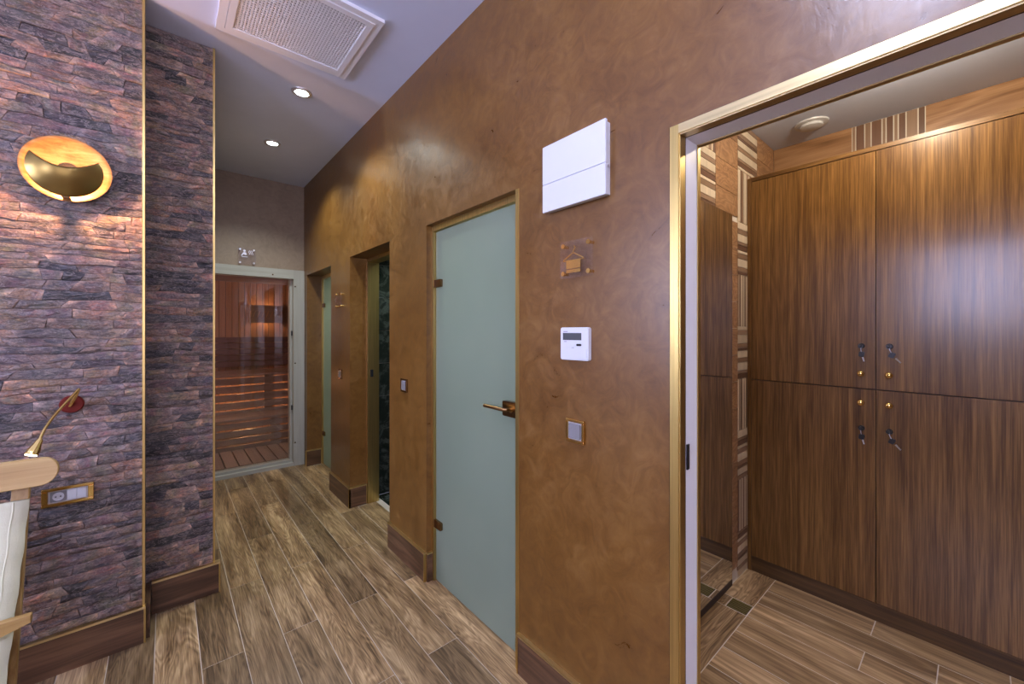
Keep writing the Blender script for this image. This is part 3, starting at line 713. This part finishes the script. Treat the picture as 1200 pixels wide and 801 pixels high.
# acrylic signs
def standoffs(root, pts, fn, d, mat='gold'):
    for a, b in pts:
        MB().lathe([(0.006, 0.0005), (0.006, d), (0.0085, d + 0.0005), (0.0085, d + 0.008)], lambda p, q, t, a=a, b=b: fn(a + p, b + q, t), 14).build('standoff', mat, root, smooth=True)
def curve_strip(pts, wd):
    """2-D polyline thickened to an outline"""
    L = []; R = []
    for i, p in enumerate(pts):
        a = Vector(pts[max(i - 1, 0)]); b = Vector(pts[min(i + 1, len(pts) - 1)]); d = (b - a).normalized(); n = Vector((-d.y, d.x)) * wd / 2
        L.append((p[0] + n.x, p[1] + n.y)); R.append((p[0] - n.x, p[1] - n.y))
    return L + R[::-1]
fn = on_right()
r = thing('acrylic_sign', (W, 0.94, 1.64), 'clear acrylic wall sign with gold clothes hanger and towel symbol', 'sign', 'acrylic pictogram signs')
wprism(rect(0.866, 1.016, 1.641, 1.776, 0.004, 2), W - 0.022, 0.004).build('acrylic_plate', 'acrylic', r)
standoffs(r, [(a, b) for a in (0.883, 0.999) for b in (1.658, 1.759)], fn, 0.022)
def icon(root, name, pts, mat, f=None):
    MB().prism(pts, 0.0015, f or (lambda a, b, t: (W - 0.0262 - t, a, b))).build(name, mat, root)
cy = 0.951
icon(r, 'hanger', curve_strip([(cy - 0.047, 1.702), (cy - 0.045, 1.708), (cy, 1.731), (cy + 0.045, 1.708), (cy + 0.047, 1.702)], 0.0045), 'gold')
icon(r, 'hanger_hook', curve_strip([(cy, 1.731), (cy, 1.738), (cy - 0.006, 1.743), (cy - 0.007, 1.75), (cy - 0.003, 1.756)], 0.0038), 'gold')
icon(r, 'towel', rect(cy - 0.033, cy + 0.033, 1.674, 1.702), 'gold')
icon(r, 'towel_hem', rect(cy - 0.033, cy + 0.033, 1.659, 1.671), 'gold')
icon(r, 'hanger_bar', rect(cy - 0.047, cy + 0.047, 1.7021, 1.7055), 'gold')
r = thing('acrylic_sign', (W, 3.57, 1.64), 'clear acrylic sign on the pillar beside the far frosted door', 'sign', 'acrylic pictogram signs')
wprism(rect(3.495, 3.645, 1.641, 1.776, 0.004, 2), W - 0.022, 0.004).build('acrylic_plate', 'acrylic', r)
standoffs(r, [(a, b) for a in (3.512, 3.628) for b in (1.658, 1.759)], fn, 0.022)
# thermostat
r = thing('thermostat', (W, 0.955, 1.342), 'white room thermostat with grey display on the brown wall', 'thermostat')
wprism(rect(0.89, 1.021, 1.342, 1.461, 0.008, 4), W, 0.018).build('case', 'white', r, bevel=0.0015)
X = W - 0.0182
wprism(rect(0.921, 1.008, 1.415, 1.441), X, 0.001).build('display', 'lcd', r)
wprism(rect(0.921, 0.942, 1.394, 1.402, 0.003, 2), X, 0.003).build('button', 'dark', r)
wprism(rect(0.897, 1.014, 1.3475, 1.386, 0.003, 2), X, 0.0015).build('flap', 'white', r)
wprism(rect(0.951, 0.986, 1.389, 1.401, 0.003, 2), X, 0.0015).build('wide_button', 'white', r)
wprism(rect(0.985, 1.006, 1.444, 1.4475), X, 0.0005).build('print_mark', 'ink', r)
wprism(rect(0.99, 1.002, 1.408, 1.4105), X, 0.0005).build('print_mark', 'ink', r)
wprism(rect(0.955, 0.966, 1.3865, 1.3885), X, 0.0005).build('print_mark', 'ink', r)
# gold framed light switches
def wall_switch(yc, zc, label, s=0.043, frame='gold', rock='rocker'):
    r = thing('light_switch', (W, yc, zc - s), label, 'light switch', 'gold framed light switches')
    m = MB()
    for a0, a1, b0, b1 in ((-s, s, -s, -s + 0.011), (-s, s, s - 0.011, s), (-s, -s + 0.011, -s + 0.011, s - 0.011), (s - 0.011, s, -s + 0.011, s - 0.011)):
        m.prism(rect(yc + a0, yc + a1, zc + b0, zc + b1), 0.011, on_right(W - 0.0005))
    m.build('frame', frame, r, bevel=0.002)
    k = s - 0.0115
    wprism(rect(yc - k, yc + k, zc - k, zc + k), W - 0.0005, 0.006).build('inner_plate', 'silver', r)
    k = s - 0.0165
    wprism(rect(yc - k, yc + k, zc - k, zc + k, 0.002, 2), W - 0.0066, 0.006).build('rocker', rock, r)
    return r
wall_switch(0.96, 1.082, 'gold framed light switch with grey rocker below the thermostat')
wall_switch(2.354, 1.105, 'dark framed light switch beside the frosted glass door', 0.042, 'bronze', 'rocker')
wall_switch(3.58, 1.075, 'dark framed light switch on the far pillar', 0.042, 'bronze', 'rocker')

# ================================================================== ON THE STONE WALL
# bowl sconce
SCX, SCZ, SCY = -0.315, 2.126, 2.49
R = 0.1285
sn = thing('wall_sconce', (SCX, SY1 - 0.01, SCZ - R), 'lit round gold leaf bowl sconce on the stone wall', 'wall lamp')
fy = lambda a, b, t: (SCX + a, SCY + t, SCZ + b)           # t towards the wall
prof = []
for i in range(13):
    q = i / 12; prof.append((R * (1 - q) + 0.003, 0.030 * (1 - (1 - q) ** 2)))
outer = [(p[0] + 0.0028, p[1] + 0.003) for p in prof]
m = MB().lathe(prof[::-1] + [(R + 0.006, 0.0005)] + outer, fy, 48, True, True)
m.build('bowl', 'goldleaf', sn, smooth=True)
MB().lathe([(0.035, 0.028), (0.035, 0.046)], fy, 24).build('wall_mount', 'bronze', sn, smooth=True)
# shield: convex cap over the lower part of the bowl, its upper edge dipping in an arc
sh = MB(); nu, nv = 40, 12; RS = R * 0.86; vs_ = []; fs = []
def shield_pt(u, vv, off):
    a = -RS * math.cos(math.pi * u) * 0.999
    ct = math.sqrt(max(RS * RS - a * a, 0)); lo = -ct - 0.1 * R
    hi = max(min(-0.12 * R + 0.41 * R * (a / (0.73 * R)) ** 2, ct - 0.1 * R), lo + 0.0005)
    b = lo + (hi - lo) * vv; rr = min((a * a + (b + 0.1 * R) ** 2) / (RS * RS), 1)
    return fy(a, b, -0.036 - 0.05 * (1 - rr) + off)
for off in (0.0, 0.002):
    for i in range(nu + 1):
        for j in range(nv + 1): vs_.append(shield_pt(i / nu, j / nv, off))
st = (nu + 1) * (nv + 1)
for o in (0, st):
    for i in range(nu):
        for j in range(nv): fs.append((o + i * (nv + 1) + j, o + (i + 1) * (nv + 1) + j, o + (i + 1) * (nv + 1) + j + 1, o + i * (nv + 1) + j + 1))
for i in range(nu):
    for j in (0, nv): fs.append((i * (nv + 1) + j, (i + 1) * (nv + 1) + j, st + (i + 1) * (nv + 1) + j, st + i * (nv + 1) + j))
sh.add(vs_, fs).build('shield', plain('aged_brass_shield', (0.26, 0.17, 0.05), 0.36, 0.9), sn, smooth='all')
B(SCX - 0.012, SCX + 0.012, SCY - 0.036, SCY, SCZ - R * 0.985, SCZ - R * 0.93).build('shield_bracket', 'bronze', sn)
MB().lathe([(0.004, -0.012), (0.008, -0.010), (0.010, -0.002), (0.008, 0.008), (0.004, 0.012)], lambda a, b, t: (SCX + a, SCY - 0.028 + t, SCZ - 0.055 + b), 16).build('bulb', 'bulb', sn, smooth='all')
lamp('bulb_light', 'POINT', (SCX, SCY - 0.055, SCZ - 0.06), 17.0, (1.0, 0.5, 0.24), sn, shadow_soft_size=0.012)
# reading lamp
rl = thing('reading_lamp', (-0.306, SY1 - 0.008, 1.1), 'brass gooseneck reading lamp on a dark red disc', 'reading lamp')
MB().lathe([(0.037, 0.0), (0.037, 0.012), (0.033, 0.016)], lambda a, b, t: (-0.306 + a, SY1 - 0.014 - t, 1.136 + b), 32).build('base_disc', 'red', rl, smooth=True)
MB().tube([(-0.31, SY1 - 0.03, 1.13), (-0.292, 2.478, 1.168), (-0.278, 2.45, 1.203)], [0.0075, 0.007, 0.006], 12).build('stem', 'gold', rl, smooth=True)
pth = []
P0, P1, P2, P3 = Vector((-0.277, 2.452, 1.206)), Vector((-0.318, 2.40, 1.14)), Vector((-0.352, 2.34, 1.10)), Vector((-0.362, 2.305, 1.035))
for i in range(17):
    t = i / 16; pth.append(P0 * (1 - t) ** 3 + P1 * 3 * t * (1 - t) ** 2 + P2 * 3 * t * t * (1 - t) + P3 * t ** 3)
gn = MB().tube(pth, 0.0052, 12).build('gooseneck', 'gold', rl, smooth=True)
hd = (Vector((-0.382, 2.283, 0.983)) - P3).normalized()
MB().tube([P3 - hd * 0.006, P3 + hd * 0.004, P3 + hd * 0.012, P3 + hd * 0.035, P3 + hd * 0.052], [0.008, 0.011, 0.0115, 0.018, 0.0195], 18).build('lamp_head', 'gold', rl, smooth=True)
MB().tube([P3 + hd * 0.0525, P3 + hd * 0.0545], 0.016, 18).build('bulb_lens', 'redlamp', rl)
# socket plate
r = thing('socket_plate', (-0.315, SY1 - 0.01, 0.714), 'long gold framed wall plate with socket and two switches', 'wall socket')
fz = on_y(SY1 - 0.012)
def yprism(pts, t, off=0.0): return MB().prism(pts, t, lambda a, b, q: fz(a, b, q + off))
a0, a1, b0, b1 = -0.392, -0.24, 0.714, 0.79; t = 0.012
m = MB()
for rc in (rect(a0, a1, b0, b0 + t), rect(a0, a1, b1 - t, b1), rect(a0, a0 + 0.018, b0 + t, b1 - t), rect(a1 - 0.018, a1, b0 + t, b1 - t)): m.prism(rc, 0.014, fz)
m.build('frame', 'gold', r, bevel=0.002)
yprism(rect(a0 + 0.0185, a1 - 0.0185, b0 + t + 0.0005, b1 - t - 0.0005), 0.006).build('inner_plate', 'socket', r)
sk = yprism(rect(-0.368, -0.321, 0.731, 0.773, 0.003, 2), 0.003, 0.0062).build('socket', 'rocker', r)
MB().lathe([(0.017, 0.0093), (0.017, 0.011), (0.0145, 0.011), (0.0135, 0.0095)], lambda p, q, h: fz(-0.3445 + p, 0.752 + q, h), 24).build('socket_ring', 'socket', sk, smooth=True)
for dx in (-0.007, 0.007):
    MB().lathe([(0.0026, 0.0095), (0.0026, 0.0112)], lambda p, q, h, dx=dx: fz(-0.3445 + dx + p, 0.752 + q, h), 10).build('pin_hole', 'dark', sk)
yprism(rect(-0.3185, -0.2925, 0.731, 0.773, 0.002, 2), 0.005, 0.0062).build('switch_rocker', 'white', r)
yprism(rect(-0.29, -0.264, 0.731, 0.773, 0.002, 2), 0.005, 0.0062).build('switch_rocker', 'white', r)

# ================================================================== DECK CHAIR
dc = thing('deck_chair', (-0.66, 1.75, 0), 'beech wood deck chair with cream canvas sling by the stone wall', 'deck chair')
cx0, cx1 = -0.935, -0.385                      # centre lines of the two back rails
ry = lambda z: 1.915 + 0.30 * z                # back rail leans back
# headboard, rounded ends
hp = rect(cx0 - 0.09, cx1 + 0.09, 0.903, 0.995, 0.044, 8)
MB().prism(hp, 0.022, lambda a, b, t: (a, ry(b) - 0.012 - t, b)).build('head_rail', 'beech_x', dc, bevel=0.003)
def bar(name, p, q, w_, d_, mat='beech_z', bv=0.003):
    p, q = Vector(p), Vector(q); d = (q - p).normalized(); a = Vector((1, 0, 0)); n = d.cross(a).normalized()
    vs_ = [c + a * sx * w_ / 2 + n * sy * d_ / 2 for c in (p, q) for sx, sy in ((-1, -1), (1, -1), (1, 1), (-1, 1))]
    return MB().add(vs_, [(0, 3, 2, 1), (4, 5, 6, 7), (0, 1, 5, 4), (1, 2, 6, 5), (2, 3, 7, 6), (3, 0, 4, 7)]).build(name, mat, dc, bevel=bv)
for x in (cx0, cx1):
    bar('back_rail', (x, ry(0.0) - 0.0, 0.012), (x, ry(0.985) + 0.004, 0.985), 0.042, 0.022)
    s = 1 if x == cx1 else -1
    bar('front_leg', (x + s * 0.045, 2.14, 0.012), (x + s * 0.045, 1.14, 0.46), 0.026, 0.045)
    bar('seat_rail', (x + s * 0.0, 1.06, 0.02), (x + s * 0.0, 1.2, 0.5), 0.026, 0.042)
for y, z in ((ry(0.1), 0.1), (1.2, 0.43), (2.1, 0.03)):
    MB().tube([(cx0 - 0.04, y, z), (cx1 + 0.04, y, z)], 0.013, 12).build('cross_bar', 'beech_x', dc, smooth=True)
# curved rail across the front of the back rest
ct = []; cb = []
for i in range(25):
    u = i / 24; xx = cx0 - 0.065 + (cx1 - cx0 + 0.13) * u; e = min(u, 1 - u)
    ct.append((xx, 0.567 - 0.004 * math.cos(u * 6.28))); cb.append((xx, 0.567 - 0.027 - 0.035 * math.sin(min(e / 0.25, 1) * math.pi / 2)))
MB().prism(cb + ct[::-1], 0.024, lambda a, b, t: (a, 1.95 - t, b)).build('curved_cross_rail', 'beech_x', dc, bevel=0.002)
# sling
vs_ = []; fs = []; nu, nv = 12, 30
for k, off in ((0, 0.0), (1, 0.006)):
    for j in range(nv + 1):
        u = j / nv
        if u < 0.72:
            q = u / 0.72; z = 0.862 - 0.50 * q; y = ry(z) - 0.028 - 0.05 * math.sin(q * math.pi * 0.62) - 0.10 * q * q
        else:
            q = (u - 0.72) / 0.28; z = 0.362 + 0.075 * q * q - 0.03 * math.sin(q * math.pi); y = ry(0.362) - 0.028 - 0.05 * math.sin(math.pi * 0.62) - 0.10 - 0.55 * q
        for i in range(nu + 1):
            e = i / nu; x = cx0 - 0.015 + (cx1 - cx0 + 0.04) * e
            edge = 0.0015 * math.sin(u * 40) * (1 if e in (0, 1) else 0)
            vs_.append((x + edge, y + off - 0.012 * math.sin(e * math.pi), z + 0.004 * math.sin(9 * e + 3 * u) + off * 0.4))
st = (nu + 1) * (nv + 1)
for o in (0, st):
    for j in range(nv):
        for i in range(nu): fs.append((o + j * (nu + 1) + i, o + j * (nu + 1) + i + 1, o + (j + 1) * (nu + 1) + i + 1, o + (j + 1) * (nu + 1) + i))
for j in range(nv):
    for i in (0, nu): fs.append((j * (nu + 1) + i, (j + 1) * (nu + 1) + i, st + (j + 1) * (nu + 1) + i, st + j * (nu + 1) + i))
for i in range(nu):
    for j in (0, nv): fs.append((j * (nu + 1) + i, j * (nu + 1) + i + 1, st + j * (nu + 1) + i + 1, st + j * (nu + 1) + i))
sl = MB().add(vs_, fs).build('canvas_sling', 'canvas', dc, smooth='all')
# stitched hem along the right edge
hem = []
for j in range(0, nv + 1): p = vs_[j * (nu + 1) + nu]; hem.append((p[0] - 0.035, p[1] - 0.003, p[2]))
MB().tube(hem, 0.0025, 6).build('hem_seam', 'canvas', sl, smooth='all')

# ================================================================== SAUNA
r = thing('door_5', (0.66, YF, 0), 'grey wooden sauna door frame with clear glass door', 'door', kind=S)
FX0, FX1, FZ = 0.13, 1.136, 2.095
B(FX1 - 0.105, FX1, YF - 0.025, YF + 0.12, 0, FZ).build('frame_post', 'grey_z', r)
B(FX0, FX0 + 0.105, YF - 0.025, YF + 0.12, 0, FZ).build('frame_post', 'grey_z', r)
B(FX0 + 0.1052, FX1 - 0.1052, YF - 0.025, YF + 0.12, 2.0, FZ).build('frame_head', 'grey_x', r)
B(FX0 + 0.1052, FX1 - 0.1052, YF - 0.015, YF + 0.12, 0.0, 0.035).build('sill', 'grey_x', r)
B(FX0 + 0.1052, FX1 - 0.1052, YF + 0.03, YF + 0.12, 0.0352, 0.06).build('sill_step', 'grey_x', r)
B(FX1 - 0.128, FX1 - 0.1055, YF + 0.04, YF + 0.12, 0.061, 1.999).build('stop_bead', 'grey_z', r)
B(FX0 + 0.1055, FX1 - 0.13, YF + 0.06, YF + 0.068, 0.066, 1.996).build('glass_leaf', 'glass', r)
for z in (0.62, 1.42): B(FX1 - 0.118, FX1 - 0.1, YF + 0.02, YF + 0.038, z - 0.025, z + 0.025).build('hinge', 'dark', r)
for a, z in ((FX1 - 0.09, 1.92), (FX1 - 0.09, 0.25), (FX1 - 0.3, 2.03), (FX1 - 0.09, 1.1)):
    MB().lathe([(0.007, 0), (0.007, 0.002)], lambda p, q, t, a=a, z=z: (a + p, YF - 0.0255 - t, z + q), 12).build('screw_cap', 'bronze', r)
# cabin shell with boards
SB, SXR, SXL, SZ = 6.95, 1.62, -0.5, 2.15
ws = tag(B(SXL, SXR, SB + 0.014, SB + 0.1, 0, SZ).build('wall_sauna', 'shadowgap'), 'sauna back wall of narrow vertical boards', 'wall', kind=S)
x = SXL + 0.01
while x < SXR - 0.02:
    B(x + 0.003, x + 0.075 - 0.003, SB, SB + 0.014, 0.002, SZ - 0.002).build('board', 'sauna_v', ws); x += 0.075
ws = tag(B(SXR + 0.014, SXR + 0.1, YF + 0.13, SB + 0.1, 0, SZ).build('wall_sauna', 'shadowgap'), 'sauna right wall of narrow vertical boards', 'wall', kind=S)
y = YF + 0.14
while y < SB - 0.02:
    B(SXR, SXR + 0.014, y + 0.003, min(y + 0.072, SB), 0.002, SZ - 0.002).build('board', 'sauna_v', ws); y += 0.075
tag(B(SXL - 0.08, SXL, YF + 0.13, SB, 0, SZ).build('wall_sauna', 'sauna_v'), 'sauna left side wall', 'wall', kind=S)
tag(B(SXL, 0.1, YF + 0.125, YF + 0.2, 0, SZ).build('wall_sauna', 'sauna_v'), 'sauna front wall left of its door', 'wall', kind=S)
tag(B(W + 0.21, SXR, YF + 0.125, YF + 0.2, 0, SZ).build('wall_sauna', 'sauna_v'), 'sauna front wall right of its door', 'wall', kind=S)
tag(B(SXL, SXR, YF + 0.13, SB, SZ, SZ + 0.06).build('ceiling', 'sauna_x'), 'wooden sauna ceiling', 'ceiling', kind=S)
tag(B(SXL, SXR, YF + 0.125, SB, -0.06, -0.002).build('floor', 'shadowgap'), 'sauna floor under the duckboard', 'floor', kind=S)
dk = thing('duckboard', (0.6, 5.3, 0), 'slatted wooden duckboard on the sauna floor', 'duckboard')
x = SXL + 0.02
while x < SXR - 0.1:
    B(x, x + 0.105, YF + 0.21, 5.70, 0.021, 0.042).build('slat', 'sauna_y', dk); x += 0.118
for yy in (5.05, 5.55): B(SXL + 0.03, SXR - 0.05, yy, yy + 0.04, 0, 0.0205).build('batten', 'sauna_x', dk)
def bench(name, label, y0, y1, z0, z1, nfront, gap=0.02):
    b = thing(name, (0.6, y0, z0), label, 'bench')
    h = (z1 - 0.03 - z0) / nfront
    for i in range(nfront):
        B(SXL + 0.01, SXR - 0.01, y0, y0 + 0.02, z0 + i * h + gap / 2, z0 + (i + 1) * h - gap / 2).build('front_slat', 'sauna_x', b)
    n = max(2, int((y1 - y0) / 0.1)); d = (y1 - y0) / n
    for i in range(n): B(SXL + 0.01, SXR - 0.01, y0 + i * d + 0.004 - (0.01 if i == 0 else 0), y0 + (i + 1) * d - 0.004, z1 - 0.028, z1).build('seat_slat', 'sauna_x', b)
    for xx in (SXL + 0.1, 0.35, 0.98, SXR - 0.14): B(xx, xx + 0.1, y0 + 0.0205, y0 + 0.06, z0, z1 - 0.029).build('support', 'sauna_v', b)
    return b
bl = bench('sauna_bench', 'lower slatted sauna bench just above the duckboard', 5.72, 6.12, 0.002, 0.395, 4)
bu = bench('sauna_bench', 'upper slatted sauna bench with dark slatted backrest', 6.14, 6.9, 0.34, 0.885, 5)
for b_, y_, z_, p_ in ((bl, 5.85, 0.285, 1.2), (bu, 6.45, 0.75, 3.5)):
    for x_ in (0.1, 0.72, 1.32):
        MB().tube([(x_ - 0.1, y_, z_), (x_ + 0.1, y_, z_)], 0.008, 8).build('lamp_tube', 'bulb', b_)
        lamp('bulb_light', 'POINT', (x_, y_, z_ - 0.03), p_, (1.0, 0.42, 0.2), b_, shadow_soft_size=0.03)
bk = bu
h = (1.36 - 0.93) / 5
M['sauna_dark'] = wood('dark_sauna_slat', [(0.2, (0.09, 0.04, 0.035)), (0.8, (0.17, 0.085, 0.075))], 0, rings=4, ringamt=0.2, rough=0.6, var=0.08)
for i in range(5): B(0.5, SXR - 0.02, 6.86, 6.88, 0.93 + i * h + 0.006, 0.93 + (i + 1) * h - 0.006).build('backrest_slat', 'sauna_dark', bk)
for xx in (0.56, 1.05, 1.5): B(xx, xx + 0.05, 6.8805, 6.93, 0.93, 1.36).build('backrest_upright', 'sauna_v', bk)
# louvred lamp shade
ls = thing('sauna_lamp', (1.12, SB, 1.56), 'wooden louvred lampshade glowing on the sauna back wall', 'lamp')
for z0, z1 in ((1.56, 1.645), (1.735, 1.82)): B(0.915, 1.325, SB - 0.12, SB - 0.105, z0, z1).build('shade_board', 'sauna_x', ls)
for i in range(7):
    xx = 0.945 + i * 0.055
    MB().prism([(xx, 1.646), (xx + 0.012, 1.646), (xx + 0.042, 1.734), (xx + 0.03, 1.734)], 0.012, lambda a, b, t: (a, SB - 0.108 + t, b)).build('louvre', 'sauna_v', ls)
for xx in (0.916, 1.309): B(xx, xx + 0.015, SB - 0.1045, SB - 0.001, 1.56, 1.82).build('side_board', 'sauna_v', ls)
B(0.932, 1.308, SB - 0.1045, SB - 0.098, 1.56, 1.82).build('backing_board', 'sauna_x', ls)
MB().lathe([(0.02, 1.66), (0.03, 1.69), (0.02, 1.72)], lambda a, b, h: (1.12 + a, SB - 0.05 + b, h), 18).build('bulb', 'bulb', ls, smooth='all')
lamp('bulb_light', 'POINT', (1.12, SB - 0.05, 1.69), 24, (1.0, 0.45, 0.22), ls, shadow_soft_size=0.03)
w2 = thing('sauna_lamp', (SXL, 5.6, 1.6), 'added unseen fill lamp on the left sauna wall', 'lamp')  # out of view, added to light benches and boards evenly
MB().lathe([(0.07, 0.001), (0.07, 0.02), (0.062, 0.03)], lambda a, b, t: (SXL + t, 5.6 + a, 1.7 + b), 24).build('base', 'bronze', w2, smooth=True)
MB().lathe([(0.055, 0.0305), (0.05, 0.06), (0.03, 0.075)], lambda a, b, t: (SXL + t, 5.6 + a, 1.7 + b), 24).build('globe', 'led_warm', w2, smooth=True)
lamp('bulb_light', 'POINT', (SXL + 0.14, 5.6, 1.7), 20, (1.0, 0.66, 0.55), w2, shadow_soft_size=0.06)
# sauna pictogram sign
r = thing('acrylic_sign', (0.61, YF, 2.11), 'clear acrylic sign with silver seated figure and steam above the sauna door', 'sign', 'acrylic pictogram signs')
MB().prism(rect(0.537, 0.687, 2.11, 2.275, 0.004, 2), 0.004, on_y(YF - 0.022)).build('acrylic_plate', 'acrylic', r)
standoffs(r, [(a, b) for a in (0.553, 0.671) for b in (2.127, 2.258)], on_y(YF), 0.022, 'silver')
fi = lambda a, b, t: (a, YF - 0.0265 - t, b)
icon(r, 'figure_head', [(0.59 + 0.011 * math.cos(t * math.pi / 7), 2.245 + 0.011 * math.sin(t * math.pi / 7)) for t in range(14)], 'silver', fi)
icon(r, 'figure_body', [(0.562, 2.196), (0.568, 2.192), (0.58, 2.21), (0.6, 2.203), (0.61, 2.208), (0.602, 2.23), (0.585, 2.232), (0.575, 2.222)], 'silver', fi)
for i in range(3):
    icon(r, 'steam_wave', curve_strip([(0.63 + i * 0.014 + 0.004 * math.sin(q * 1.1), 2.21 + q * 0.006) for q in range(8)], 0.005), 'silver', fi)
icon(r, 'bench_mark', rect(0.568, 0.616, 2.183, 2.189), 'silver', fi)
